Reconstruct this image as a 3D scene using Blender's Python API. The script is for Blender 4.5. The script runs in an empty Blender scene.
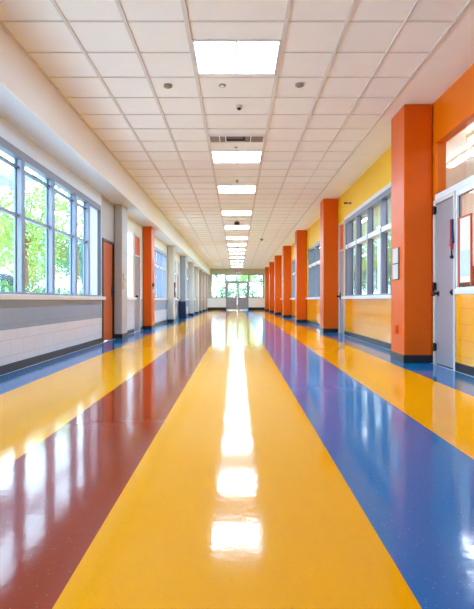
import bpy, bmesh, math, random
from mathutils import Vector, Matrix
random.seed(7)
SC = bpy.context.scene
COL = SC.collection

# ------------------------------------------------------------------ materials
def lin(r, g, b):
    f = lambda c: (c/255/12.92) if c/255 <= .04045 else ((c/255+.055)/1.055)**2.4
    return (f(r), f(g), f(b), 1)

def mat(name, col, rough=.5, spec=.5, metal=0., coat=0., noise=0., nscale=8., bump=0., bscale=60.):
    m = bpy.data.materials.new(name); m.use_nodes = True
    nt = m.node_tree; b = nt.nodes['Principled BSDF']
    b.inputs['Base Color'].default_value = col
    b.inputs['Roughness'].default_value = rough
    b.inputs['Specular IOR Level'].default_value = spec
    b.inputs['Metallic'].default_value = metal
    b.inputs['Coat Weight'].default_value = coat
    tc = nt.nodes.new('ShaderNodeTexCoord')
    if noise:
        n = nt.nodes.new('ShaderNodeTexNoise'); n.inputs['Scale'].default_value = nscale; n.inputs['Detail'].default_value = 4
        nt.links.new(tc.outputs['Object'], n.inputs['Vector'])
        mx = nt.nodes.new('ShaderNodeMix'); mx.data_type = 'RGBA'
        mx.inputs['A'].default_value = tuple(c*(1-noise) for c in col[:3])+(1,)
        mx.inputs['B'].default_value = tuple(min(1, c*(1+noise)) for c in col[:3])+(1,)
        nt.links.new(n.outputs['Fac'], mx.inputs['Factor'])
        nt.links.new(mx.outputs['Result'], b.inputs['Base Color'])
    if bump:
        n2 = nt.nodes.new('ShaderNodeTexNoise'); n2.inputs['Scale'].default_value = bscale
        nt.links.new(tc.outputs['Object'], n2.inputs['Vector'])
        bp = nt.nodes.new('ShaderNodeBump'); bp.inputs['Strength'].default_value = bump; bp.inputs['Distance'].default_value = .01
        nt.links.new(n2.outputs['Fac'], bp.inputs['Height']); nt.links.new(bp.outputs['Normal'], b.inputs['Normal'])
    return m

def tile_mat(name, col, mortar, rough=.18, w=.40, h=.20, axis='Y'):
    m = mat(name, col, rough)
    nt = m.node_tree; b = nt.nodes['Principled BSDF']
    tc = nt.nodes.new('ShaderNodeTexCoord'); sp = nt.nodes.new('ShaderNodeSeparateXYZ'); cb = nt.nodes.new('ShaderNodeCombineXYZ')
    nt.links.new(tc.outputs['Object'], sp.inputs[0])
    nt.links.new(sp.outputs[axis], cb.inputs['X']); nt.links.new(sp.outputs['Z'], cb.inputs['Y'])
    br = nt.nodes.new('ShaderNodeTexBrick')
    br.inputs['Color1'].default_value = col
    br.inputs['Color2'].default_value = tuple(c*.96 for c in col[:3])+(1,)
    br.inputs['Mortar'].default_value = mortar
    br.inputs['Scale'].default_value = 1
    br.inputs['Mortar Size'].default_value = .004
    br.inputs['Mortar Smooth'].default_value = .3
    br.inputs['Brick Width'].default_value = w; br.inputs['Row Height'].default_value = h
    nt.links.new(cb.outputs[0], br.inputs['Vector'])
    nt.links.new(br.outputs['Color'], b.inputs['Base Color'])
    bp = nt.nodes.new('ShaderNodeBump'); bp.inputs['Strength'].default_value = .5; bp.inputs['Distance'].default_value = .004; bp.invert = True
    nt.links.new(br.outputs['Fac'], bp.inputs['Height']); nt.links.new(bp.outputs['Normal'], b.inputs['Normal'])
    return m

def emit(name, col, s):
    m = bpy.data.materials.new(name); m.use_nodes = True
    nt = m.node_tree; nt.nodes.clear()
    e = nt.nodes.new('ShaderNodeEmission'); e.inputs[0].default_value = col; e.inputs[1].default_value = s
    o = nt.nodes.new('ShaderNodeOutputMaterial'); nt.links.new(e.outputs[0], o.inputs[0])
    return m

def glass_mat(name, tint=(1, 1, 1, 1), refl=1.0):
    m = bpy.data.materials.new(name); m.use_nodes = True
    nt = m.node_tree; nt.nodes.clear()
    t = nt.nodes.new('ShaderNodeBsdfTransparent'); t.inputs[0].default_value = tint
    g = nt.nodes.new('ShaderNodeBsdfGlossy'); g.inputs['Roughness'].default_value = .02
    f = nt.nodes.new('ShaderNodeLayerWeight'); f.inputs[0].default_value = .5
    pw = nt.nodes.new('ShaderNodeMath'); pw.operation = 'POWER'; pw.inputs[1].default_value = 4.6
    nt.links.new(f.outputs['Facing'], pw.inputs[0])
    mm = nt.nodes.new('ShaderNodeMath'); mm.operation = 'MULTIPLY_ADD'; mm.inputs[1].default_value = .9*refl; mm.inputs[2].default_value = .03*refl
    x = nt.nodes.new('ShaderNodeMixShader'); o = nt.nodes.new('ShaderNodeOutputMaterial')
    nt.links.new(pw.outputs[0], mm.inputs[0]); nt.links.new(mm.outputs[0], x.inputs[0])
    nt.links.new(t.outputs[0], x.inputs[1]); nt.links.new(g.outputs[0], x.inputs[2]); nt.links.new(x.outputs[0], o.inputs[0])
    return m

def frosted_mat(name):
    m = bpy.data.materials.new(name); m.use_nodes = True
    nt = m.node_tree; nt.nodes.clear()
    t = nt.nodes.new('ShaderNodeBsdfTranslucent'); t.inputs[0].default_value = (.8, .82, .86, 1)
    d = nt.nodes.new('ShaderNodeBsdfDiffuse'); d.inputs[0].default_value = (.7, .74, .8, 1)
    x = nt.nodes.new('ShaderNodeMixShader'); x.inputs[0].default_value = .6
    o = nt.nodes.new('ShaderNodeOutputMaterial')
    nt.links.new(t.outputs[0], x.inputs[1]); nt.links.new(d.outputs[0], x.inputs[2]); nt.links.new(x.outputs[0], o.inputs[0])
    return m

def floor_mat():
    m = mat('floor_vinyl', (1, 1, 1, 1), .085, .5)
    nt = m.node_tree; b = nt.nodes['Principled BSDF']
    tc = nt.nodes.new('ShaderNodeTexCoord'); sp = nt.nodes.new('ShaderNodeSeparateXYZ')
    nt.links.new(tc.outputs['Object'], sp.inputs[0])
    mr = nt.nodes.new('ShaderNodeMapRange'); mr.inputs['From Min'].default_value = -3; mr.inputs['From Max'].default_value = 3
    nt.links.new(sp.outputs['X'], mr.inputs['Value'])
    r = nt.nodes.new('ShaderNodeValToRGB'); r.color_ramp.interpolation = 'CONSTANT'
    Y = lin(*YELLOW); B = lin(*BLUE); R = lin(*REDBR)
    stops = [(-3, B), (-2.25, Y), (-1.262, R), (-.553, Y), (.517, B), (1.335, Y), (2.185, B)]
    els = r.color_ramp.elements
    while len(els) < len(stops): els.new(.5)
    for e, (x, c) in zip(els, stops): e.position = (x+3)/6; e.color = c
    nt.links.new(mr.outputs[0], r.inputs[0])
    # vinyl chip speckle
    vo = nt.nodes.new('ShaderNodeTexVoronoi'); vo.inputs['Scale'].default_value = 55
    nt.links.new(tc.outputs['Object'], vo.inputs['Vector'])
    lt = nt.nodes.new('ShaderNodeMath'); lt.operation = 'LESS_THAN'; lt.inputs[1].default_value = .13
    nt.links.new(vo.outputs['Distance'], lt.inputs[0])
    ns = nt.nodes.new('ShaderNodeTexNoise'); ns.inputs['Scale'].default_value = 45; ns.inputs['Detail'].default_value = 1
    nt.links.new(tc.outputs['Object'], ns.inputs['Vector'])
    rs = nt.nodes.new('ShaderNodeValToRGB'); rs.color_ramp.interpolation = 'CONSTANT'
    rs.color_ramp.elements[0].color = lin(120, 80, 25); rs.color_ramp.elements[1].color = lin(250, 225, 170); rs.color_ramp.elements[1].position = .52
    nt.links.new(ns.outputs['Fac'], rs.inputs[0])
    fm = nt.nodes.new('ShaderNodeMath'); fm.operation = 'MULTIPLY'; fm.inputs[1].default_value = .24
    nt.links.new(lt.outputs[0], fm.inputs[0])
    mx = nt.nodes.new('ShaderNodeMix'); mx.data_type = 'RGBA'
    nt.links.new(fm.outputs[0], mx.inputs['Factor']); nt.links.new(r.outputs[0], mx.inputs['A']); nt.links.new(rs.outputs[0], mx.inputs['B'])
    nt.links.new(mx.outputs['Result'], b.inputs['Base Color'])
    # waxed surface: slow ripple + fine orange peel
    n1 = nt.nodes.new('ShaderNodeTexNoise'); n1.inputs['Scale'].default_value = 2.2; n1.inputs['Detail'].default_value = 2
    n2 = nt.nodes.new('ShaderNodeTexNoise'); n2.inputs['Scale'].default_value = 28; n2.inputs['Detail'].default_value = 2
    for n in (n1, n2): nt.links.new(tc.outputs['Object'], n.inputs['Vector'])
    b1 = nt.nodes.new('ShaderNodeBump'); b1.inputs['Strength'].default_value = .26; b1.inputs['Distance'].default_value = .006
    b2 = nt.nodes.new('ShaderNodeBump'); b2.inputs['Strength'].default_value = .28; b2.inputs['Distance'].default_value = .0012
    nt.links.new(n1.outputs['Fac'], b1.inputs['Height']); nt.links.new(n2.outputs['Fac'], b2.inputs['Height'])
    nt.links.new(b1.outputs['Normal'], b2.inputs['Normal']); nt.links.new(b2.outputs['Normal'], b.inputs['Normal'])
    b.inputs['IOR'].default_value = 1.37
    return m

YELLOW = (255, 176, 0); BLUE = (0, 114, 186); REDBR = (158, 60, 30)
M = dict(
    floor=floor_mat(),
    ceil=mat('ceiling_tile', lin(246, 245, 244), .9, .2, noise=.03, nscale=3, bump=.25, bscale=150),
    tee=mat('ceiling_tee', lin(222, 216, 212), .6, .3),
    white=mat('white_paint', lin(244, 244, 244), .55, .3, bump=.05, bscale=200),
    paleblue=mat('pale_blue_white', lin(226, 238, 252), .5, .3, bump=.05, bscale=200),  # pale blue-white tone for the soffit underside and the upper wall by window_1
    cream=mat('cream_paint', lin(232, 226, 216), .5, .3, bump=.05, bscale=200),
    beige=mat('beige_paint', lin(206, 196, 180), .55, .3, noise=.03),
    tilew=tile_mat('white_block', lin(226, 233, 246), lin(200, 207, 222), .16),
    bandb=tile_mat('bluegrey_block', lin(146, 168, 196), lin(136, 157, 186), .25),
    orange=mat('orange_paint', lin(222, 92, 0), .34, .3, bump=.03, bscale=150),
    orangew=mat('orange_wall_paint', lin(236, 116, 0), .32, .3, bump=.03, bscale=150),
    yellow=mat('yellow_paint', lin(250, 196, 20), .45, .4),
    tiley=tile_mat('yellow_block', lin(250, 162, 14), lin(232, 142, 12), .10),
    colgrey=mat('grey_paint', lin(190, 186, 184), .45, .35, bump=.03, bscale=150),
    colbeige=mat('beige_column_paint', lin(198, 190, 178), .45, .35),
    colblue=mat('bluegrey_column_paint', lin(160, 166, 184), .45, .35),
    coltaupe=mat('taupe_column_paint', lin(186, 160, 144), .45, .35),
    black=mat('black_rubber_base', lin(30, 31, 36), .3, .5),
    alum=mat('aluminium_frame', lin(132, 138, 158), .35, .5, metal=.25),
    alumd=mat('dark_gasket', lin(70, 74, 84), .4, .5),
    framew=mat('white_frame', lin(228, 228, 232), .35, .5),
    panelw=mat('white_infill_panel', lin(222, 230, 244), .4, .4),
    doorg=mat('grey_door_paint', lin(156, 148, 154), .32, .5),
    dooro=mat('orange_wood_door', lin(188, 84, 8), .38, .3, noise=.12, nscale=14),
    blackm=mat('black_metal', lin(26, 25, 28), .35, .5, metal=.3),
    bronze=mat('dark_bronze', lin(70, 54, 44), .3, .5, metal=.7),
    canopy=mat('canopy_grey_paint', lin(138, 146, 160), .5),
    chrome=mat('chrome', lin(205, 205, 210), .2, .5, metal=1.),
    frost=frosted_mat('frosted_pane'),
    glass=glass_mat('window_glass', (.97, .985, .98, 1)),
    glassd=glass_mat('interior_glass', (.95, .95, .95, 1), 1.),
    lamp=emit('light_diffuser', (.52, .78, 1, 1), 19.),
    lamp2=emit('classroom_tube', (.75, .88, 1, 1), 32.),
    grey=mat('mid_grey_plastic', lin(150, 145, 142), .5),
    ltgrey=mat('light_grey_plastic', lin(205, 203, 200), .5),
    vent_d=mat('vent_cavity', lin(22, 22, 24), .7),
    vent_b=mat('vent_blade_paint', lin(128, 116, 112), .5),
    red=mat('sign_red', lin(200, 24, 20), .4),
    brown=mat('brown_wood', lin(96, 52, 34), .4, noise=.15, nscale=20),
    redwood=mat('red_orange_wood', lin(206, 92, 46), .4, noise=.1, nscale=20),
    paper=mat('notice_paper', lin(236, 226, 224), .7, noise=.05, nscale=9),
    paperb=mat('notice_paper_blue', lin(206, 218, 228), .7, noise=.08, nscale=9),
    silver=mat('silver_plate', lin(206, 206, 206), .3, metal=.3),
    pink=mat('pink_room_paint', lin(244, 220, 212), .6),
    navy=mat('navy_plastic', lin(22, 34, 66), .4),
    concrete=mat('pale_concrete', lin(215, 212, 205), .8, noise=.06, nscale=2),
    lawn=mat('lawn', lin(96, 138, 52), .9, noise=.2, nscale=3),
    leafa=mat('leaf_lime', lin(122, 158, 60), .6, noise=.25, nscale=1.3),
    leafb=mat('leaf_green', lin(78, 122, 52), .6, noise=.25, nscale=1.3),
    leafc=mat('leaf_bluegreen', lin(78, 124, 100), .6, noise=.25, nscale=1.3),
    bark=mat('bark', lin(96, 78, 62), .85, noise=.2, nscale=6),
    carb=mat('car_blue_paint', lin(58, 84, 132), .2, .5, coat=1.),
    carg=mat('car_dark_glass', lin(34, 40, 50), .08),
    rubber=mat('tyre_rubber', lin(28, 28, 28), .7),
    roof=mat('red_roof_tile', lin(206, 150, 130), .8, noise=.1, nscale=4),
    redcord=mat('red_cord', lin(170, 40, 46), .6), bluecord=mat('blue_cord', lin(50, 64, 110), .6),
)

# ------------------------------------------------------------------ mesh builder
class MB:
    def __init__(s): s.bm = bmesh.new(); s.mats = []
    def mi(s, m):
        if m not in s.mats: s.mats.append(m)
        return s.mats.index(m)
    def box(s, x0, x1, y0, y1, z0, z1, m, drop=()):
        i = s.mi(m)
        x0, x1 = sorted((x0, x1)); y0, y1 = sorted((y0, y1)); z0, z1 = sorted((z0, z1))
        v = [s.bm.verts.new(p) for p in ((x0,y0,z0),(x1,y0,z0),(x1,y1,z0),(x0,y1,z0),(x0,y0,z1),(x1,y0,z1),(x1,y1,z1),(x0,y1,z1))]
        for q in ((0,3,2,1),(4,5,6,7),(0,1,5,4),(1,2,6,5),(2,3,7,6),(3,0,4,7)):
            f = s.bm.faces.new([v[k] for k in q]); f.material_index = i
        return s
    def poly(s, pts, m):
        f = s.bm.faces.new([s.bm.verts.new(p) for p in pts]); f.material_index = s.mi(m); return s
    def cyl(s, p0, p1, r0, m, r1=None, n=16, cap=True):
        r1 = r0 if r1 is None else r1
        p0 = Vector(p0); p1 = Vector(p1); d = (p1-p0).normalized()
        a = d.orthogonal().normalized(); b = d.cross(a); i = s.mi(m)
        A = [s.bm.verts.new(p0+(a*math.cos(t)+b*math.sin(t))*r0) for t in [2*math.pi*k/n for k in range(n)]]
        B = [s.bm.verts.new(p1+(a*math.cos(t)+b*math.sin(t))*r1) for t in [2*math.pi*k/n for k in range(n)]]
        for k in range(n):
            f = s.bm.faces.new((A[k], A[(k+1)%n], B[(k+1)%n], B[k])); f.material_index = i; f.smooth = True
        if cap:
            f = s.bm.faces.new(A[::-1]); f.material_index = i
            f = s.bm.faces.new(B); f.material_index = i
        return s
    def ball(s, c, r, m, sx=1, sy=1, sz=1):
        r_ = bmesh.ops.create_uvsphere(s.bm, u_segments=16, v_segments=10, radius=r)
        i = s.mi(m)
        for v in r_['verts']: v.co = Vector((v.co.x*sx, v.co.y*sy, v.co.z*sz))+Vector(c)
        for f in {f for v in r_['verts'] for f in v.link_faces}: f.material_index = i; f.smooth = True
        return s
    def prism(s, prof, x0, x1, m):      # profile in (y,z), extruded along x
        i = s.mi(m); A = [s.bm.verts.new((x0, y, z)) for y, z in prof]; B = [s.bm.verts.new((x1, y, z)) for y, z in prof]
        n = len(prof)
        for k in range(n):
            f = s.bm.faces.new((A[k], A[(k+1)%n], B[(k+1)%n], B[k])); f.material_index = i
        for F in (A[::-1], B):
            f = s.bm.faces.new(F); f.material_index = i
        return s
    def build(s, name, parent=None, bevel=0, origin=None):
        bmesh.ops.recalc_face_normals(s.bm, faces=s.bm.faces)
        if origin is not None: bmesh.ops.translate(s.bm, verts=s.bm.verts, vec=-Vector(origin))
        me = bpy.data.meshes.new(name); s.bm.to_mesh(me); s.bm.free()
        for m in s.mats: me.materials.append(m)
        o = bpy.data.objects.new(name, me); COL.objects.link(o)
        if origin is not None: o.location = origin
        if parent is not None: o.parent = parent
        if bevel:
            b = o.modifiers.new('edge', 'BEVEL'); b.width = bevel; b.segments = 2; b.limit_method = 'ANGLE'
        return o

def tag(o, label, cat, group=None, kind=None):
    o['label'] = label; o['category'] = cat
    if group: o['group'] = group
    if kind: o['kind'] = kind
    return o
def thing(name, loc, label, cat, group=None, kind=None):
    o = bpy.data.objects.new(name, None); COL.objects.link(o); o.location = loc; o.empty_display_size = .1
    return tag(o, label, cat, group, kind)
def structure(o): o['kind'] = 'structure'; return o
def struct_root(name, label, cat):
    o = bpy.data.objects.new(name, None); COL.objects.link(o); o['kind'] = 'structure'; o['label'] = label; o['category'] = cat
    return o
def copy_tree(o, parent=None):
    c = o.copy(); COL.objects.link(c)
    if parent is not None: c.parent = parent
    for ch in [x for x in COL.objects if x.parent == o]: copy_tree(ch, c)
    return c

# ------------------------------------------------------------------ dimensions (metres)
XL, XR, YB, YE, H = -2.85, 2.80, -9.0, 48.3, 3.70
XCL, XCR = -2.58, 2.385              # hall faces of the columns
ZS, XBK = 3.12, -2.40                # soffit height and its front face

# floor
structure(MB().box(XL-.15, XR+.15, YB, YE+.1, -.12, 0, M['floor']).build('floor'))
SC.objects['floor']['label'] = 'glossy vinyl hallway floor in yellow, red-brown and blue stripes'; SC.objects['floor']['category'] = 'floor'

# ceiling, tee grid
LIGHT_Y = [6.22, 10.52, 13.6, 17.3, 20.75, 24.3, 27.2, 30.0, 32.6, 35.4, 38.7, 42.0, 45.2]
LD = .42
c = structure(MB().box(XBK-.02, XR+.15, YB, YE+.1, H, H+.12, M['ceil']).build('ceiling'))
c['label'] = 'white tiled suspended ceiling above the hallway'; c['category'] = 'ceiling'
g = MB()
for x, w in ((-2.385, .03), (-1.72, .034), (-1.12, .038), (-.505, .045), (.495, .045), (1.108, .038), (1.687, .014), (2.19, .04)):
    g.box(x-w/2, x+w/2, YB, YE, H-.012, H-.0005, M['tee'])
n = 0; y = 5.42-.68*12
while y < YE-.1:
    lo, hi = XBK+.01, 2.19
    for a, b in ((lo, -.527), (-.483, .473), (.517, hi)):
        if a == -.483 and any(abs(y-ly) < LD+.05 for ly in LIGHT_Y+[9.32]): continue
        g.box(a, b, y-.009, y+.009, H-.010, H-.001, M['tee'])
    y += .68
g.build('ceiling_grid', c)

# left soffit
s = structure(MB().box(XBK-.03, XBK, YB, YE, ZS, H, M['white']).box(XL-.15, XBK-.03, YB, YE, ZS, ZS+.04, M['paleblue']).box(XL-.15, XBK-.03, YB, YE, H-.05, H+.1, M['white']).build('trim_1'))
s['label'] = 'white boxed soffit running along the top of the window side'; s['category'] = 'soffit'

# ------------------------------------------------------------------ walls with openings
def wall(name, xa, xb, y0, y1, ztop, openings, bands_of, label, axis='Y'):
    """openings: (y0,y1,z0,z1); bands_of(ymid) -> [(z0,z1,material)]"""
    b = MB()
    cuts = sorted({y0, y1, *[o[0] for o in openings], *[o[1] for o in openings], *SPLITS.get(name, [])})
    for a, e in zip(cuts, cuts[1:]):
        mid = (a+e)/2
        holes = sorted((o[2], o[3]) for o in openings if o[0] < mid < o[1])
        solid = []; z = 0
        for h0, h1 in holes:
            if h0 > z: solid.append((z, h0))
            z = h1
        if z < ztop: solid.append((z, ztop))
        for z0, z1 in solid:
            for q0, q1, m in bands_of(mid):
                lo, hi = max(z0, q0), min(z1, q1)
                if hi-lo > 1e-4:
                    if axis == 'Y': b.box(xa, xb, a, e, lo, hi, m)
                    else: b.box(a, e, xa, xb, lo, hi, m)
    o = structure(b.build(name)); o['label'] = label; o['category'] = 'wall'
    return o

def window(name, side, y0, y1, z0, z1, mull, label, bars=(), mw=.11, md=.11, frame=None, glass=None, sill=True, panel=None, sill_out=.10, ft=.06):
    """window in a side wall: frame, mullions, glass, sill.  side -1 left / +1 right"""
    fm = frame or M['alum']; X = XL if side < 0 else XR
    s = side; root = struct_root(name, label, 'window')
    xin = X-s*.005; xout = X+s*md
    f = MB()
    f.box(xin, xout, y0, y1, z1-ft*1.7, z1, fm).box(xin, xout, y0, y1, z0, z0+ft*.7, fm)
    f.box(xin, xout, y0, y0+ft, z0+ft*.7, z1-ft*1.7, fm).box(xin, xout, y1-ft, y1, z0+ft*.7, z1-ft*1.7, fm)
    fo = f.build('frame', root, .004)
    for my in mull:
        MB().box(xin, xout-s*.002, my-mw/2, my+mw/2, z0+ft*.7, z1-ft*1.7, fm).build('mullion', root, .005)
    ed = sorted([y0+ft-mw/2, *mull, y1-ft+mw/2])
    for bz, bw, bm in bars:
        for a, e in zip(ed, ed[1:]):
            if panel and panel[0] < (a+e)/2 < panel[1]: continue
            MB().box(X+s*.035 if bw < .06 else xin+s*.002, xout-s*.01, a+mw/2, e-mw/2, bz-bw/2, bz+bw/2, bm).build('transom_bar', root)
    gx = X+s*(md-.03)
    g = MB(); k = MB(); 
    for a, e in zip(ed, ed[1:]):
        if panel and panel[0] < (a+e)/2 < panel[1]: 
            MB().box(X+s*.06, X+s*.064, a+mw/2, e-mw/2, z0+ft*.7, z1-ft*1.7, M['frost']).build('frosted_pane', root); continue
        g.box(gx, gx+s*.006, a+mw/2, e-mw/2, z0+ft*.7, z1-ft*1.7, glass or M['glass'])
        if name in NEAR:   # dark gaskets round each near pane
            t = .014
            for q in ((a+mw/2, a+mw/2+t, z0+ft*.7, z1-ft*1.7), (e-mw/2-t, e-mw/2, z0+ft*.7, z1-ft*1.7)):
                k.box(gx-s*.012, gx-s*.001, *q, M['alumd'])
    g.build('glass', root)
    if name in NEAR: k.build('gasket', root)
    if sill:
        se = .03 if sill_out > .05 else 0
        MB().box(X-s*sill_out, X+s*.02, y0-se, y1+se, z0-.055, z0+.012, M['framew']).build('sill', root, .006)
    return root
NEAR = ('window_1', 'window_8', 'window_9')

# left wall --------------------------------------------------------
WL = [(-2.0, 11.32, .96, 2.87), (13.2, 14.78, .96, 2.78), (17.35, 21.75, .96, 2.76), (23.0, 25.2, .96, 2.76), (28.0, 31.4, .96, 2.76), (32.7, 35.8, .96, 2.76), (40.2, 43.2, .96, 2.76)]
DL = [(11.42, 12.46, 0, 2.22), (14.93, 15.83, 0, 2.75), (25.5, 26.5, 0, 2.75), (37.4, 38.4, 0, 2.75)]
SPLITS = {'wall_left': [11.36, 13.1, 16.9]}
def bl(y):
    if 11.36 < y < 13.1: return [(0, H, M['colgrey'])]
    up = M['paleblue'] if y < 11.4 else M['cream']
    return [(0, .53, M['tilew']), (.53, .93, M['bandb'] if not 13.1 < y < 16.9 else M['tilew']), (.93, H, up)]
wall('wall_left', XL-.15, XL, YB, YE, ZS+.02, WL+DL, bl, 'white and blue-grey block window wall')
m1 = [7.20-1.19*k for k in range(7, 0, -1)]+[7.20, 8.39, 9.58, 10.42]
window('window_1', -1, *WL[0], m1, 'long grey-framed ribbon window looking onto trees', bars=((2.655, .022, M['alumd']), (2.02, .04, M['alum'])), panel=(10.42, 11.3))
window('window_2', -1, *WL[1], [13.85], 'white-framed window between the grey column and the grey door', bars=((2.1, .06, M['framew']),), mw=.07, frame=M['framew'])
window('window_3', -1, *WL[2], [18.2, 19.05, 19.9, 20.75], 'white-framed five-light window just past the orange column on the block wall', bars=((2.12, .07, M['framew']),), mw=.07, frame=M['alum'])
for i, k in enumerate((3, 4, 5, 6)):
    a, b, z0, z1 = WL[k]; n = 2 if b-a < 2.5 else 3
    window('window_%d' % (4+i), -1, a, b, z0, z1, [a+(b-a)*(q+1)/(n+1) for q in range(n)],
           ['window just past the beige column', 'window just past the blue-grey column', 'window past the second grey column on the block wall', 'window among the taupe columns'][i],
           bars=((2.12, .07, M['framew']),), mw=.07, frame=M['alum'])

# right wall -------------------------------------------------------
WR = [(3.2, 6.90, 1.03, 2.30), (8.9, 13.98, .98, 2.96), (16.0, 21.2, .98, 2.9), (22.6, 27.4, .98, 2.9), (28.8, 33.5, .98, 2.9), (34.9, 39.2, .98, 2.9), (40.6, 45.6, .98, 2.9)]
DR = [(6.90, 7.66, 0, 2.30), (14.05, 14.80, 0, 2.96)]
TR = [(3.2, 7.62, 2.38, 3.12)]
SPLITS['wall_right'] = [8.0]
def br_(y):
    if y < 8.0: return [(0, .99, M['tiley']), (.99, H, M['orangew'])]
    return [(0, .95, M['tiley']), (.95, H, M['yellow'])]
wall('wall_right', XR, XR+.15, YB, YE, H, WR+DR+TR, br_, 'orange and yellow classroom wall')
window('window_8', 1, *WR[0], [4.6], 'interior window beside the nearest grey door, over yellow block', mw=.06, md=.06, ft=.045, sill_out=.025, frame=M['framew'], glass=M['glassd'])
window('window_9', 1, *WR[1], [9.42, 10.5, 11.6, 12.68, 13.62], 'tall gridded window between the two nearest orange columns', bars=((2.26, .10, M['framew']),), mw=.085, md=.13)
f9 = SC.objects['window_9']
MB().box(XR-.012, XR+.02, 8.85, 14.02, 2.96, 3.04, M['framew']).build('head_trim', f9)
for i in range(2, 7):
    a, b, z0, z1 = WR[i]
    window('window_%d' % (8+i), 1, a, b, z0, z1, [a+(b-a)*(q+1)/5 for q in range(4)],
           'gridded window just past the %s orange column of the long row' % ['second', 'third', 'fourth', 'fifth', 'sixth'][i-2], bars=((2.2, .10, M['framew']),), mw=.085, md=.13)
# transom light over the nearest grey door
tr = struct_root('window_15', 'wide transom glass above the nearest grey door', 'window')
MB().box(XR-.01, XR+.12, 3.2, 7.62, 2.30, 2.38, M['framew']).build('transom_bar', tr, .005)
MB().box(XR+.03, XR+.036, 3.2, 7.62, 2.38, 3.12, M['glassd']).build('glass', tr)

# doors -----------------------------------------------------------
def door(name, side, y0, y1, zt, label, leaf, frame, transom=None, ft=.05, ztr=0, fd=.12):
    X = XL if side < 0 else XR; s = side
    root = struct_root(name, label, 'door')
    f = MB().box(X-s*.02, X+s*fd, y0, y0+ft, 0, ztr or zt, frame).box(X-s*.02, X+s*fd, y1-ft, y1, 0, ztr or zt, frame).box(X-s*.02, X+s*fd, y0+ft, y1-ft, zt-ft, zt, frame)
    if ztr: f.box(X-s*.02, X+s*fd, y0+ft, y1-ft, ztr-ft, ztr, frame)
    f.build('door_frame', root, .004)
    lf = MB().box(X+s*min(.012, fd-.035), X+s*min(.057, fd), y0+ft+.004, y1-ft-.004, .012, zt-ft-.004, leaf).build('door_leaf', root, .003)
    if ztr: MB().box(X+s*.02, X+s*.05, y0+ft, y1-ft, zt, ztr-ft, transom).build('transom_panel', root)
    return root
d1 = door('door_1', -1, *DL[0][:2], 2.22, 'orange wooden door beside the grey column', M['dooro'], M['blackm'])
h = MB().box(XL+.0, XL+.012, 12.28, 12.34, .98, 1.20, M['blackm']).cyl((XL+.0, 12.31, 1.08), (XL+.06, 12.31, 1.08), .014, M['blackm']).cyl((XL+.06, 12.32, 1.08), (XL+.06, 12.17, 1.08), .012, M['blackm'])
h.build('door_handle', d1)
d2 = door('door_2', -1, *DL[1][:2], 2.18, 'grey door tucked behind the orange column on the block wall', M['doorg'], M['ltgrey'], M['orange'], ztr=2.75)
MB().cyl((XL-.01, 15.05, 1.0), (XL+.05, 15.05, 1.0), .014, M['blackm']).ball((XL+.06, 15.05, 1.0), .035, M['blackm']).build('door_handle', d2)
for i, k in enumerate((2, 3)):
    d = door('door_%d' % (3+i), -1, *DL[k][:2], 2.18, ['grey door between the beige and blue-grey columns', 'grey door among the farthest taupe columns'][i], M['doorg'], M['ltgrey'], M['panelw'], ztr=2.75)
    MB().ball((XL+.03, DL[k][0]+.13, 1.0), .035, M['blackm']).build('door_handle', d)
d5 = door('door_5', 1, 6.90, 7.66, 2.30, 'grey door right beside the nearest orange column', M['doorg'], M['ltgrey'], ft=.055, fd=.04)
for z in (2.16, 1.09, .24):
    MB().cyl((XR-.028, 7.60, z-.06), (XR-.028, 7.60, z+.06), .014, M['blackm']).box(XR-.03, XR+.01, 7.585, 7.605, z-.05, z+.05, M['blackm']).build('hinge', d5)
MB().cyl((XR+.01, 7.52, .99), (XR-.05, 7.52, .99), .016, M['bronze']).ball((XR-.065, 7.52, .99), .038, M['bronze'], sx=.8).cyl((XR+.01, 7.52, .99), (XR-.002, 7.52, .99), .04, M['bronze']).build('door_knob', d5)
MB().cyl((XR+.012, 7.02, 1.0), (XR-.012, 7.02, 1.0), .04, M['blackm'], n=24).cyl((XR-.012, 7.02, 1.0), (XR-.03, 7.02, 1.0), .02, M['blackm']).build('lock', d5)
d6 = door('door_6', 1, 14.05, 14.80, 2.24, 'narrow grey door behind the second orange column', M['doorg'], M['ltgrey'], M['orange'], ztr=2.96)
MB().box(XR-.005, XR+.015, 14.62, 14.72, .92, 1.10, M['blackm']).cyl((XR-.0, 14.67, 1.0), (XR-.05, 14.67, 1.0), .02, M['blackm']).ball((XR-.06, 14.67, 1.0), .035, M['blackm']).build('door_handle', d6)

# end wall --------------------------------------------------------
WE = [(-2.30, -1.02, 1.12, 3.2), (-.98, 1.02, 0, 3.2), (1.06, 2.36, 1.12, 3.2)]
SPLITS['wall_end'] = []
wall('wall_end', YE, YE+.2, XL, XR, H, WE, lambda x: [(0, 1.05, M['white']), (1.05, H, M['beige'])], 'beige-topped glazed wall closing the far end of the hall', axis='X')
def end_window(name, x0, x1, z0, z1, label):
    r = struct_root(name, label, 'window'); f = MB(); t = .06
    f.box(x0, x0+t, YE-.01, YE+.1, z0, z1, M['alum']).box(x1-t, x1, YE-.01, YE+.1, z0, z1, M['alum'])
    for z in (z0, 2.52, z1-t): f.box(x0+t, x1-t, YE-.01, YE+.1, z, z+t, M['alum'])
    f.build('frame', r)
    MB().box(x0+t, x1-t, YE+.05, YE+.056, z0+t, z1-t, M['glass']).build('glass', r)
    MB().box(x0-.02, x1+.02, YE-.08, YE+.02, z0-.05, z0-.002, M['framew']).build('sill', r)
end_window('window_16', -2.30, -1.02, 1.12, 3.2, 'end-wall window beside the double doors, on the block-wall side')
end_window('window_17', 1.06, 2.36, 1.12, 3.2, 'end-wall window beside the double doors, on the orange-column side')
r = struct_root('window_18', 'transom glass above the far double doors', 'window')
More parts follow.
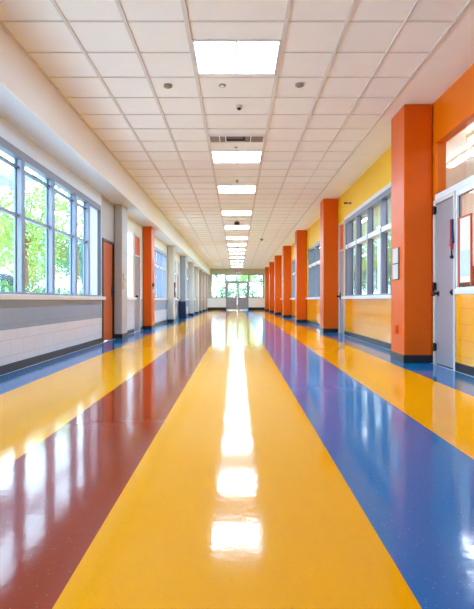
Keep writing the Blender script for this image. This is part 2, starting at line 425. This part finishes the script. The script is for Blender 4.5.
f = MB()
for x in (-.98, -.01, .95): f.box(x, x+.07, YE-.01, YE+.1, 2.58, 3.2, M['alum'])
f.box(-.91, .95, YE-.01, YE+.1, 2.52, 2.60, M['alum']).box(-.91, .95, YE-.01, YE+.1, 3.14, 3.2, M['alum']).build('frame', r)
MB().box(-.91, .95, YE+.05, YE+.056, 2.6, 3.14, M['glass']).build('glass', r)
r = struct_root('door_7', 'glazed grey double doors in the far end wall', 'door')
MB().box(-.98, -.92, YE-.01, YE+.12, 0, 2.52, M['alum']).box(.96, 1.02, YE-.01, YE+.12, 0, 2.52, M['alum']).build('door_frame', r)
for x0, x1 in ((-.92, .015), (.025, .96)):
    l = MB(); t = .10
    l.box(x0, x0+t, YE+.02, YE+.07, .01, 2.51, M['doorg']).box(x1-t, x1, YE+.02, YE+.07, .01, 2.51, M['doorg']).box(x0+t, x1-t, YE+.02, YE+.07, 2.38, 2.51, M['doorg']).box(x0+t, x1-t, YE+.02, YE+.07, .01, 1.14, M['doorg'])
    lo = l.build('door_leaf', r)
    MB().box(x0+t, x1-t, YE+.04, YE+.046, 1.14, 2.38, M['glass']).build('glass', lo)
    MB().box(x0+.1, x1-.1, YE-.03, YE-.0, 1.02, 1.07, M['chrome']).build('push_bar', lo)
# back wall behind the viewer
wall_b = structure(MB().box(XL-.15, XR+.15, YB-.15, YB, 0, H+.1, M['white']).build('wall_back')); wall_b['label'] = 'plain white wall at the near end of the hall'; wall_b['category'] = 'wall'

# baseboards + pale strip on the floor beside them -----------------
def base(name, X, s, gaps, y0, y1, label):
    b = MB(); y = y0
    for a, e in sorted(gaps)+[(y1, y1)]:
        if a > y: b.box(X, X-s*.012, y, a, 0, .105, M['black'])
        y = e
    o = structure(b.build(name)); o['label'] = label; o['category'] = 'baseboard'
base('baseboard_left', XL, -1, [d[:2] for d in DL], YB, YE, 'black rubber baseboard along the window wall')
base('baseboard_right', XR, 1, [d[:2] for d in DR], YB, YE, 'black rubber baseboard along the orange wall')
o = structure(MB().box(XL, -.98, YE-.012, YE, 0, .24, M['black']).box(1.02, XR, YE-.012, YE, 0, .24, M['black']).build('baseboard_end')); o['label'] = 'black baseboard under the far end windows'; o['category'] = 'baseboard'
for nm, x, lab in (('trim_2', XL+.03, 'thin pale floor strip beside the window wall baseboard'), ('trim_3', XR-.045, 'thin pale floor strip beside the orange wall baseboard')):
    o = structure(MB().box(x, x+.014, YB, YE, 0, .003, M['ltgrey']).build(nm)); o['label'] = lab; o['category'] = 'floor strip'

# ------------------------------------------------------------------ columns
def column(x_in, x_wall, y0, dep, ztop, m, label, group):
    root = thing('column', ((x_in+x_wall)/2, y0+dep/2, 0), label, 'column', group, 'thing')
    cx, cy = (x_in+x_wall)/2, y0+dep/2; hw = abs(x_in-x_wall)/2
    MB().box(-hw, hw, -dep/2, dep/2, .10, ztop, m).build('shaft', root, .012)
    MB().box(-hw-.008, hw+.008, -dep/2-.008, dep/2+.008, 0, .115, M['black']).build('base', root, .004)
    return root
ordn = ['nearest', 'second', 'third', 'fourth', 'fifth', 'sixth', 'seventh and farthest']
RC = [7.71, 14.9, 21.6, 27.8, 33.9, 39.6, 45.8]
for i, yy in enumerate(RC):
    lab = ['big orange column nearest the viewer, beside the grey door, carrying a sign plate',
           'orange column second in the long orange row', 'orange column third in the long orange row', 'orange column fourth in the long orange row',
           'orange column fifth in the long orange row', 'orange column sixth in the long orange row', 'orange column at the far end of the orange row, by the end wall'][i]
    column(XCR, XR-.012, yy, .65 if i == 0 else .6, H-.002, M['orange'], lab, 'orange columns along the yellow wall')
LC = [(12.5, 'colgrey', 'light grey column beside the orange wooden door'),
      (16.3, 'orange', 'lone orange column among the pale columns of the window side'),
      (22.0, 'colbeige', 'beige column next past the lone orange column'),
      (27.0, 'colblue', 'blue-grey column with a navy bin in front of it'),
      (31.7, 'colgrey', 'grey column just past the blue-grey column'),
      (36.1, 'colbeige', 'beige column between the far grey column and the taupe ones'),
      (39.4, 'coltaupe', 'first of the three taupe columns near the end wall'),
      (43.4, 'coltaupe', 'middle of the three taupe columns near the end wall'),
      (46.6, 'coltaupe', 'last taupe column, standing nearest the end wall')]
for yy, m, lab in LC:
    column(XCL if yy > 13 else -2.66, XL+.012, yy, .62, ZS-.002, M[m], lab, 'columns along the window wall')

# plates on the columns -------------------------------------------
def plate(name, x, y0, y1, z0, z1, mats, label, cat, s=1, th=.025, group=None):
    """hangs on a column's hall face; s=+1 right row (faces -x), -1 left row"""
    root = thing(name, (x, (y0+y1)/2, z0), label, cat, group)
    L = lambda m: None
    b = MB().box(-s*.001, -s*th*.6, -(y1-y0)/2, (y1-y0)/2, 0, z1-z0, mats[0]).build('backplate', root, .003)
    n = len(mats)-1; hz = (z1-z0)/n
    for i, m in enumerate(mats[1:]):
        MB().box(-s*th*.55, -s*th, -(y1-y0)/2+.014, (y1-y0)/2-.012, hz*i+.012, hz*(i+1)-.008, m).build('sign_panel', root, .002)
    return root
plate('room_sign', XCR-.0, 7.93, 8.22, 1.20, 1.68, [M['brown'], M['silver'], M['silver']], 'two-panel silver sign in a brown holder on the nearest orange column', 'sign', 1, .02)
plate('outlet_cover', XCR-.0, 7.98, 8.15, .40, .53, [M['redwood'], M['orange']], 'small orange cover plate low on the nearest orange column', 'outlet cover', 1, .04)
plate('room_sign', -2.66, 12.62, 12.92, 1.38, 1.52, [M['grey'], M['ltgrey']], 'grey sign plate, the higher of two on the light grey column', 'sign', -1, .02)
plate('room_sign', -2.66, 12.62, 12.92, 1.15, 1.33, [M['colbeige'], M['beige']], 'beige sign plate, the lower of two on the light grey column', 'sign', -1, .02)
plate('wall_switch', XCL, 16.45, 16.7, 1.30, 1.42, [M['blackm'], M['alumd']], 'small dark control plate on the lone orange column of the window side', 'switch', -1, .05)
plate('outlet_cover', XCL, 16.5, 16.66, 1.12, 1.22, [M['ltgrey'], M['framew']], 'small white cover plate under the dark one on the lone orange column', 'outlet cover', -1, .03)
plate('room_sign', XCL, 22.1, 22.4, 1.02, 1.62, [M['brown'], M['redwood'], M['silver'], M['redwood']], 'tall red-brown sign on the beige column past the orange one', 'sign', -1, .06)

# ------------------------------------------------------------------ ceiling lights
def ceiling_light(y):
    r = thing('ceiling_light', (0, y, H), '', 'ceiling light', 'square lights in a row down the ceiling')
    x0, x1, t = -.48, .47, .018
    MB().box(x0, x1, -LD, -LD+t, -.022, -.001, M['framew']).box(x0, x1, LD-t, LD, -.022, -.001, M['framew']).box(x0, x0+t, -LD+t, LD-t, -.022, -.001, M['framew']).box(x1-t, x1, -LD+t, LD-t, -.022, -.001, M['framew']).build('frame', r)
    MB().box(-.014, .006, -LD+t, LD-t, -.026, -.001, M['grey']).build('divider', r)
    for a, b in ((x0+t, -.014), (.006, x1-t)):
        MB().box(a, b, -LD+t, LD-t, -.016, -.002, M['lamp']).build('diffuser', r)
    return r
L0 = None
nth = ['largest and nearest in view, before the slot vent', 'just past the slot vent']
for i, y in enumerate(LIGHT_Y):
    if L0 is None: L = L0 = ceiling_light(y)
    else: L = copy_tree(L0); L.location.y = y
    L['label'] = 'bright twin-pane ceiling light, ' + (nth[i] if i < 2 else '%s in the row past the slot vent' % ['second', 'third', 'fourth', 'fifth', 'sixth', 'seventh', 'eighth', 'ninth', 'tenth', 'eleventh', 'last'][i-2])

# slot vent
v = thing('ceiling_vent', (0, 9.32, H), 'dark slot air vent in the ceiling between two bright lights', 'vent')
MB().box(-.48, .47, -.19, -.17, -.03, -.001, M['framew']).box(-.48, .47, .17, .19, -.03, -.001, M['framew']).box(-.48, -.46, -.17, .17, -.03, -.001, M['framew']).box(.45, .47, -.17, .17, -.03, -.001, M['framew']).build('frame', v)
MB().box(-.46, .45, -.17, .17, -.006, -.001, M['vent_d']).build('backing', v)
for a, b in ((-.455, -.31), (-.29, -.21), (.145, .215), (.25, .445)):
    MB().box(a, b, -.165, .165, -.022, -.008, M['vent_b']).build('vent_blade', v)
for a in (-.30, -.195, .235):
    MB().box(a-.010, a+.010, -.17, .17, -.028, -.007, M['framew']).build('divider', v)
MB().box(-.17, .10, -.08, .0, -.016, -.007, M['alumd']).build('damper', v)

# detectors and sprinklers in the ceiling
def disk(name, x, y, r, d, m, m2, label, cat):
    t = thing(name, (x, y, H-.011), label, cat)
    MB().cyl((0, 0, .01), (0, 0, -d*.5), r, m, n=28).build('base', t)
    MB().cyl((0, 0, -d*.5), (0, 0, -d), r*.72, m2, r1=r*.5, n=28).build('cap', t)
    return t
disk('smoke_detector', -.90, 7.03, .055, .03, M['grey'], M['grey'], 'grey ceiling disc on the window side of the nearest light', 'detector')
disk('smoke_detector', .81, 7.0, .055, .03, M['grey'], M['grey'], 'grey ceiling disc on the orange-wall side of the nearest light', 'detector')
disk('sprinkler_cover', -.19, 7.03, .045, .012, M['grey'], M['ceil'], 'small white ringed disc just past the nearest ceiling light', 'sprinkler')
disk('fire_sprinkler', .03, 7.78, .045, .05, M['ltgrey'], M['blackm'], 'dark sprinkler head midway between nearest light and slot vent', 'sprinkler')
disk('sprinkler_cover', -.02, 9.88, .03, .015, M['grey'], M['ltgrey'], 'tiny grey ceiling button between the slot vent and the light past it', 'sprinkler')
disk('fire_sprinkler', 0, 12.6, .03, .06, M['grey'], M['grey'], 'small grey sprinkler between first and second lights past the slot vent', 'sprinkler')
disk('fire_sprinkler', 1.13, 24.7, .07, .07, M['grey'], M['blackm'], 'small dark sprinkler on the orange-wall half of the far ceiling', 'sprinkler')
disk('fire_sprinkler', .03, 28.7, .06, .06, M['grey'], M['grey'], 'small grey sprinkler far down the row of lights', 'sprinkler')
t = thing('projector_box', (0.0, 19.1, H-.012), 'black box hanging under the ceiling between two far lights', 'ceiling unit')
MB().box(-.09, .09, -.07, .07, -.13, -.03, M['blackm']).build('housing', t, .012)
MB().cyl((0, 0, -.03), (0, 0, .008), .03, M['grey']).build('mount', t)
MB().cyl((-.05, -.07, -.08), (-.05, -.085, -.08), .025, M['carg']).build('lens', t)
# sidewall sprinkler on the yellow wall
t = thing('wall_sprinkler', (XR, 13.26, 3.28), 'small dark sprinkler sticking out of the yellow wall band', 'sprinkler')
MB().cyl((-.001, 0, 0), (-.012, 0, 0), .03, M['bronze'], n=20).build('escutcheon', t)
MB().cyl((-.012, 0, 0), (-.11, 0, 0), .012, M['bronze']).build('pipe', t)
MB().cyl((-.11, 0, 0), (-.125, 0, 0), .026, M['blackm']).cyl((-.125, 0, 0), (-.17, 0, 0), .016, M['blackm'], r1=.024).build('head', t)

# exit sign hanging before the end wall
t = thing('exit_sign', (.08, YE-.5, H), 'small red-lettered exit sign hanging before the far doors', 'sign')
MB().cyl((0, 0, -.001), (0, 0, -.13), .012, M['ltgrey']).build('stem', t)
MB().box(-.23, .23, -.025, .025, -.40, -.13, M['framew']).build('housing', t, .006)
cu = bpy.data.curves.new('exit_lettering', 'FONT'); cu.body = 'EXIT'; cu.size = .26; cu.offset = .008; cu.align_x = 'CENTER'; cu.align_y = 'CENTER'; cu.extrude = .002
cu.materials.append(M['red'])
tmp = bpy.data.objects.new('tmp', cu); COL.objects.link(tmp); bpy.context.view_layer.update()
me = bpy.data.meshes.new_from_object(tmp.evaluated_get(bpy.context.evaluated_depsgraph_get())); bpy.data.objects.remove(tmp)
e = bpy.data.objects.new('lettering', me); COL.objects.link(e); e.parent = t; e.location = (0, -.0285, -.265); e.rotation_euler = (math.pi/2, 0, 0)

# navy bin by the blue-grey column
t = thing('recycling_bin', (XL+.22, 26.2, 0), 'navy bin on the floor against the wall before the blue-grey column', 'bin')
b = MB(); b.prism([(-.22, 0), (.22, 0), (.26, .78), (-.26, .78)], -.16, .16, M['navy']); b.build('body', t, .012)
MB().box(-.18, .18, -.27, .27, .78, .84, M['navy']).build('lid', t, .015)

# lanyards on the near door frame
t = thing('lanyard', (XR-.022, 6.93, 1.93), 'red and blue lanyards with keys hung on the grey door frame', 'lanyard')
MB().cyl((.001, 0, 0), (-.03, 0, 0), .008, M['blackm']).build('hook', t)
for k, (dy, l, m) in enumerate(((-.022, .30, 'bluecord'), (.008, .38, 'redcord'), (.03, .34, 'redcord'))):
    b = MB(); pts = [(-.018-.004*k, dy*q+.01*math.sin(q*4+k), -l*q*1.0) for q in [j/8 for j in range(9)]]
    for p, q in zip(pts, pts[1:]): b.cyl(p, q, .017, M[m], n=10)
    b.build('strap', t)
MB().cyl((-.02, .01, -.38), (-.02, .01, -.45), .010, M['blackm']).ball((-.02, .008, -.475), .026, M['blackm']).build('key_fob', t)

# ------------------------------------------------------------------ classroom behind the right wall
XF = 5.6
FW = [(16.5, 46.5, .55, 3.4)]
SPLITS['wall_classroom'] = []
wall('wall_classroom', XF, XF+.15, 2.0, 47.0, 3.55, FW, lambda y: [(0, 3.55, M['pink'])], 'pink classroom wall seen through the interior glass')
for nm, y in (('wall_classroom_front', 1.9), ('wall_classroom_back', 47.0)):
    o = structure(MB().box(XR+.15, XF, y, y+.1, 0, 3.55, M['pink']).build(nm)); o['label'] = 'pink end wall of the classroom strip, %s' % ('near end' if y < 5 else 'far end'); o['category'] = 'wall'
o = structure(MB().box(XR+.15, XF+.15, 1.9, 47.1, 3.5, 3.6, M['white']).build('ceiling_classroom')); o['label'] = 'white classroom ceiling behind the transom glass'; o['category'] = 'ceiling'
o = structure(MB().box(XR+.15, XF+.15, 1.9, 47.1, -.12, 0, M['beige']).build('floor_classroom')); o['label'] = 'beige classroom floor'; o['category'] = 'floor'
rw = struct_root('window_19', 'outer classroom window strip seen through the gridded windows', 'window')
b = MB()
for k in range(7): 
    yy = 16.53+k*4.99; b.box(XF, XF+.12, yy-.03, yy+.03, .55, 3.4, M['framew'])
b.box(XF, XF+.12, 16.5, 46.5, .55, .61, M['framew']).box(XF, XF+.12, 16.5, 46.5, 3.34, 3.4, M['framew']).build('frame', rw)
MB().box(XF+.06, XF+.066, 16.5, 46.5, .61, 3.34, M['glass']).build('glass', rw)
def tube_light(x, y0, y1, label):
    t = thing('ceiling_tube_light', (x, (y0+y1)/2, 3.5), label, 'tube light', 'classroom tube lights'); hl = (y1-y0)/2
    MB().box(-.07, .07, -hl, hl, -.05, -.001, M['framew']).build('housing', t, .006)
    MB().box(-.055, .055, -hl+.02, hl-.02, -.075, -.048, M['lamp2']).build('diffuser', t, .01)
tube_light(4.05, 8.9, 10.3, 'tube light on the classroom ceiling, longer streak behind the transom glass')
tube_light(4.05, 5.4, 6.8, 'added tube light on the classroom ceiling, beside the notice board')  # added fill to brighten the classroom around the notice board
tube_light(3.2, 9.0, 10.4, 'added tube light on the classroom ceiling close behind the hall wall')  # also added, lifts the dim classroom side of the hall wall
tube_light(3.72, 7.6, 8.6, 'tube light on the classroom ceiling, nearer the transom glass')
for k in range(7): tube_light(4.05, 12.2+4.6*k, 13.6+4.6*k, 'added tube light on the classroom ceiling, %s deeper in past the longer streak' % ['first', 'second', 'third', 'fourth', 'fifth', 'sixth', 'seventh'][k])  # row added to brighten the classroom seen through the glass
#, 14.4, 'added tube light deep in the classroom past the second orange column')
#, 23.4, 'added tube light far down the classroom strip')
# framed notice standing in the near interior window, hall side of its glass
t = thing('notice_board', (XR+.008, 6.655, 1.072), 'red-framed notice board standing in the interior window beside the grey door', 'notice board')
hw, z1 = .195, .87
MB().box(-.012, .012, -hw, -hw+.022, 0, z1, M['redwood']).box(-.012, .012, hw-.05, hw, 0, z1, M['redwood']).box(-.012, .012, -hw+.022, hw-.05, z1-.022, z1, M['redwood']).box(-.012, .012, -hw+.022, hw-.05, 0, .045, M['brown']).build('frame', t, .003)
MB().box(0, .008, -hw+.022, hw-.05, .045, z1-.022, M['paper']).build('backing_board', t)
MB().box(-.004, 0, -hw+.04, hw-.07, .47, .80, M['paper']).build('notice_sheet', t)
MB().box(-.004, 0, -hw+.04, hw-.07, .12, .44, M['paperb']).build('notice_sheet', t)
# low cabinet under the window, classroom side
t = thing('low_cabinet', (XR+.44, 5.4, 0), 'low brown cabinet under the interior window in the classroom', 'cabinet')
MB().box(-.24, .20, -2.0, 2.0, 0, .93, M['brown']).build('carcass', t, .006)
MB().box(-.25, .22, -2.02, 2.02, .93, .983, M['redwood']).build('worktop', t, .006)
t = thing('bookcase', (XF-.22, 13.6, 0), 'dark brown bookcase against the pink classroom wall', 'bookcase')
b = MB().box(-.2, .2, -.9, -.86, 0, 1.7, M['brown']).box(-.2, .2, .86, .9, 0, 1.7, M['brown']).box(.18, .2, -.86, .86, 0, 1.7, M['brown']); b.build('carcass', t)
for z in (.05, .45, .85, 1.25, 1.66): MB().box(-.2, .18, -.86, .86, z, z+.035, M['brown']).build('shelf', t)

# ------------------------------------------------------------------ outdoors
o = structure(MB().box(-60, XL-.15, -20, 110, .15, .35, M['concrete']).build('ground_left')); o['label'] = 'pale paved ground outside the ribbon window'; o['category'] = 'ground'
o = structure(MB().box(XF+.15, 60, -20, 110, -.3, -.1, M['lawn']).build('ground_right')); o['label'] = 'lawn outside the classrooms'; o['category'] = 'ground'
o = structure(MB().box(XL-.15, XF+.15, YE+.2, 110, -.3, -.1, M['lawn']).build('ground_end')); o['label'] = 'lawn outside the far doors'; o['category'] = 'ground'

def leaf_cloud(name, blobs, n, size, m, parent=None, seed=1):
    rnd = random.Random(seed); bm = bmesh.new()
    tot = sum(b[3]**2 for b in blobs)
    for bx, by, bz, br, sq in blobs:
        for _ in range(int(n*br*br/tot)):
            u = rnd.uniform(-1, 1); a = rnd.uniform(0, 2*math.pi); q = math.sqrt(1-u*u); rr = br*rnd.uniform(.55, 1.05)
            p = Vector((bx+rr*q*math.cos(a), by+rr*q*math.sin(a), bz+rr*u*sq))
            d = Vector((rnd.gauss(0, 1), rnd.gauss(0, 1), rnd.gauss(0, .7))).normalized(); e = d.orthogonal().normalized()
            e = Matrix.Rotation(rnd.uniform(0, 6.28), 3, d) @ e; f = d.cross(e); s = size*rnd.uniform(.6, 1.3)
            bm.faces.new([bm.verts.new(p+e*s*i+f*s*.6*j) for i, j in ((-1, 0), (-.2, -.6), (1, 0), (-.2, .6))])
    me = bpy.data.meshes.new(name); bm.to_mesh(me); bm.free(); me.materials.append(m)
    o = bpy.data.objects.new(name, me); COL.objects.link(o)
    if parent is not None: o.parent = parent
    return o
def tree_proto(kind, m, h, seed):
    rnd = random.Random(seed)
    t = thing(kind, (0, 0, 0), '', 'tree', 'trees outside the windows')
    b = MB().cyl((0, 0, 0), (.08, .05, h*.45), .17, M['bark'], r1=.12, n=10)
    for k in range(5):
        a = k*1.3+rnd.random(); b.cyl((.07, .04, h*.38), (math.cos(a)*h*.16, math.sin(a)*h*.16, h*(.6+.05*k)), .08, M['bark'], r1=.03, n=7)
    b.build('trunk', t)
    bl = [(0, 0, h*.62, h*.27, .95)]
    for k in range(9):
        a = k*2.4; rr = h*rnd.uniform(.14, .27); bl.append((rr*math.cos(a), rr*math.sin(a), h*rnd.uniform(.32, .86), h*rnd.uniform(.12, .18), .9))
    leaf_cloud('crown', bl, 4000, .15, m, t, seed)
    return t
protos = [tree_proto('leafy_tree', M['leafa'], 8.2, 3), tree_proto('leafy_tree', M['leafb'], 7.4, 5), tree_proto('leafy_tree', M['leafc'], 7.0, 9)]
spots = [(-12.5, 24.5, 0), (-12.3, 31.5, 0), (-13.5, 38.8, 1), (-12.5, 47.0, 2), (-16.0, 56.0, 2), (-20, 29, 1), (-21.5, 38.5, 0),
         (-3.9, 58.5, 1), (.2, 72.0, 0), (4.0, 58.0, 0), (-8.5, 67, 2), (13.5, 47, 1), (15.5, 56, 0), (14.5, 66, 1), (17, 76, 2), (8.6, 66, 1), (13.0, 36.0, 2)]
tl = ['lime-green tree nearest outside the ribbon window', 'lime-green tree second outside the ribbon window', 'mid-green tree third outside the ribbon window', 'blue-green tree outside the last pane of the ribbon window',
      'blue-green tree farthest out beyond the ribbon window', 'mid-green tree behind the nearest lime tree outside', 'lime-green tree standing behind the third tree outside',
      'green tree seen through the far end window on the block-wall side', 'green tree straight behind the far double doors', 'lime-green tree behind the far end window on the orange side',
      'blue-green tree at the far corner beyond the end wall', 'mid-green tree outside the classroom, behind the nearest gridded window', 'lime tree outside the classroom strip, second along', 'mid-green tree outside the classroom strip, third along',
      'blue-green tree farthest outside the classroom strip', 'mid-green tree beyond the end wall on the classroom side', 'blue-green tree outside the classroom, closest to the hall']
used = set()
for (x, y, k), lab in zip(spots, tl):
    t = protos[k] if k not in used else copy_tree(protos[k]); used.add(k)
    t.location = (x, y, .33 if x < -4 and y < 56 else -.12); t.rotation_euler.z = (x*7+y*3) % 6.28
    s = 1+.12*math.sin(x*3+y); t.scale = (s, s, s); t['label'] = lab
# hedge plants under the ribbon window
bushp = None
for i in range(7):
    y = 10.2+i*2.3
    if bushp is None:
        b = thing('shrub', (0, 0, 0), '', 'shrub', 'shrubs outside the ribbon window')
        MB().cyl((0, 0, 0), (0, 0, .5), .05, M['bark'], r1=.03, n=8).build('stem', b)
        leaf_cloud('foliage', [(0, -.55, .6, .5, .8), (0, .1, .68, .55, .8), (.1, .65, .58, .48, .8)], 1800, .06, M['leafb'], b, 21); bushp = b
    else: b = copy_tree(bushp)
    b.location = (-5.6-.15*(i % 2), y, .34); b.rotation_euler.z = i*.7; b.scale = (1, 1, .80+.08*((i*3) % 4))
    b['label'] = 'low green shrub outside the ribbon window, %s along the planting' % ['first', 'second', 'third', 'fourth', 'fifth', 'sixth', 'seventh'][i]

for i, (x, y) in enumerate(((-3.5, 54.5), (-1.1, 55.0), (1.3, 54.6), (3.7, 55.1))):
    b = copy_tree(bushp); b.location = (x, y, -.1); b.rotation_euler.z = 1.57; b.scale = (1.05, 1.05, 2.1+.12*i); b['group'] = 'shrubs beyond the far doors'
    b['label'] = 'green shrub beyond the end wall, ' + ['at the block-wall side window', 'at the block-wall side door leaf', 'at the orange-side door leaf', 'at the orange-side window'][i]
# parked car
car = thing('parked_car', (-8.4, 18.1, .35), 'blue parked car outside the nearest ribbon window pane', 'car')
b = MB(); b.prism([(-2.1, .28), (2.1, .28), (2.15, .62), (1.95, .80), (1.0, .92), (-1.9, .95), (-2.15, .7)], -.85, .85, M['carb']); b.build('body', car, .05)
b = MB(); b.prism([(-1.75, .93), (1.05, .91), (.35, 1.42), (-.1, 1.48), (-1.1, 1.45)], -.74, .74, M['carb']); b.build('cabin', car, .05)
for sx in (-1, 1):
    b = MB(); b.prism([(-1.5, .97), (.82, .96), (.28, 1.36), (-1.05, 1.38)], sx*.742, sx*.752, M['carg']); b.build('side_window', car)
    for yy in (-1.35, 1.35):
        w = MB().cyl((sx*.70, yy, .32), (sx*.88, yy, .32), .32, M['rubber'], n=24).build('wheel', car)
        MB().cyl((sx*.88, yy, .32), (sx*.89, yy, .32), .19, M['chrome'], n=20).build('hubcap', w)
MB().poly([(-.66, 1.0, .965), (.66, 1.0, .965), (.62, .42, 1.39), (-.62, .42, 1.39)], M['carg']).build('windscreen', car)
# handrail
t = thing('handrail', (-7.0, 19.5, .35), 'pale metal handrail behind the shrubs outside the ribbon window', 'railing')
MB().cyl((0, -1.6, .98), (0, 6.0, .98), .022, M['ltgrey'], n=10).build('rail', t)
for k in range(5): MB().cyl((0, -1.6+k*1.9, 0), (0, -1.6+k*1.9, .98), .02, M['ltgrey'], n=10).build('post', t)
# low house beyond the paving
t = thing('small_house', (-22, 55, .35), 'pale house with a pinkish roof behind the trees outside', 'house')
MB().box(-3, 3, -8, 8, 0, 2.4, M['white']).build('walls', t)
b = MB(); i = b.mi(M['roof'])
b.poly([(-3.4, -8.4, 2.35), (3.4, -8.4, 2.35), (0, -8.4, 4.6)], M['white']).poly([(-3.4, 8.4, 2.35), (3.4, 8.4, 2.35), (0, 8.4, 4.6)], M['white'])
b.poly([(-3.4, -8.4, 2.35), (0, -8.4, 4.6), (0, 8.4, 4.6), (-3.4, 8.4, 2.35)], M['roof']).poly([(3.4, -8.4, 2.35), (0, -8.4, 4.6), (0, 8.4, 4.6), (3.4, 8.4, 2.35)], M['roof'])
b.poly([(-3.4, -8.4, 2.35), (3.4, -8.4, 2.35), (3.4, 8.4, 2.35), (-3.4, 8.4, 2.35)], M['white']).build('roof', t)
# sunshade canopy bracketed off the outer wall
t = thing('sunshade_canopy', (XL-.15, 4.65, 3.34), 'pale horizontal sunshade slab outside along the top of the ribbon window', 'sunshade')
MB().box(-2.25, -1.62, -7.3, 7.3, 0, .27, M['canopy']).build('slab', t, .01)
for k in range(5):
    MB().box(-1.62, 0, -6.9+k*3.4, -6.82+k*3.4, .08, .2, M['alum']).build('bracket', t)

# ------------------------------------------------------------------ sky, camera, view
w = bpy.data.worlds.new('sky'); SC.world = w; w.use_nodes = True
bg = w.node_tree.nodes['Background']; bg.inputs[0].default_value = (.52, .77, 1, 1); bg.inputs[1].default_value = 6.0

cam = bpy.data.cameras.new('camera'); co = bpy.data.objects.new('camera', cam); COL.objects.link(co); SC.camera = co
cam.sensor_fit = 'HORIZONTAL'; cam.sensor_width = 36; cam.lens = 540/474*36; cam.shift_y = -4.5/474; cam.clip_end = 400; cam.clip_start = .05
co.location = (0, 0, .90); co.rotation_euler = (math.pi/2, 0, 0)

SC.view_settings.view_transform = 'Standard'; SC.view_settings.look = 'None'; SC.view_settings.gamma = 1
SC.view_settings.use_curve_mapping = False; SC.view_settings.exposure = .95
SC.cycles.use_denoising = True; SC.cycles.max_bounces = 12; SC.cycles.diffuse_bounces = 6; SC.cycles.transparent_max_bounces = 16
SC.cycles.sample_clamp_indirect = 8
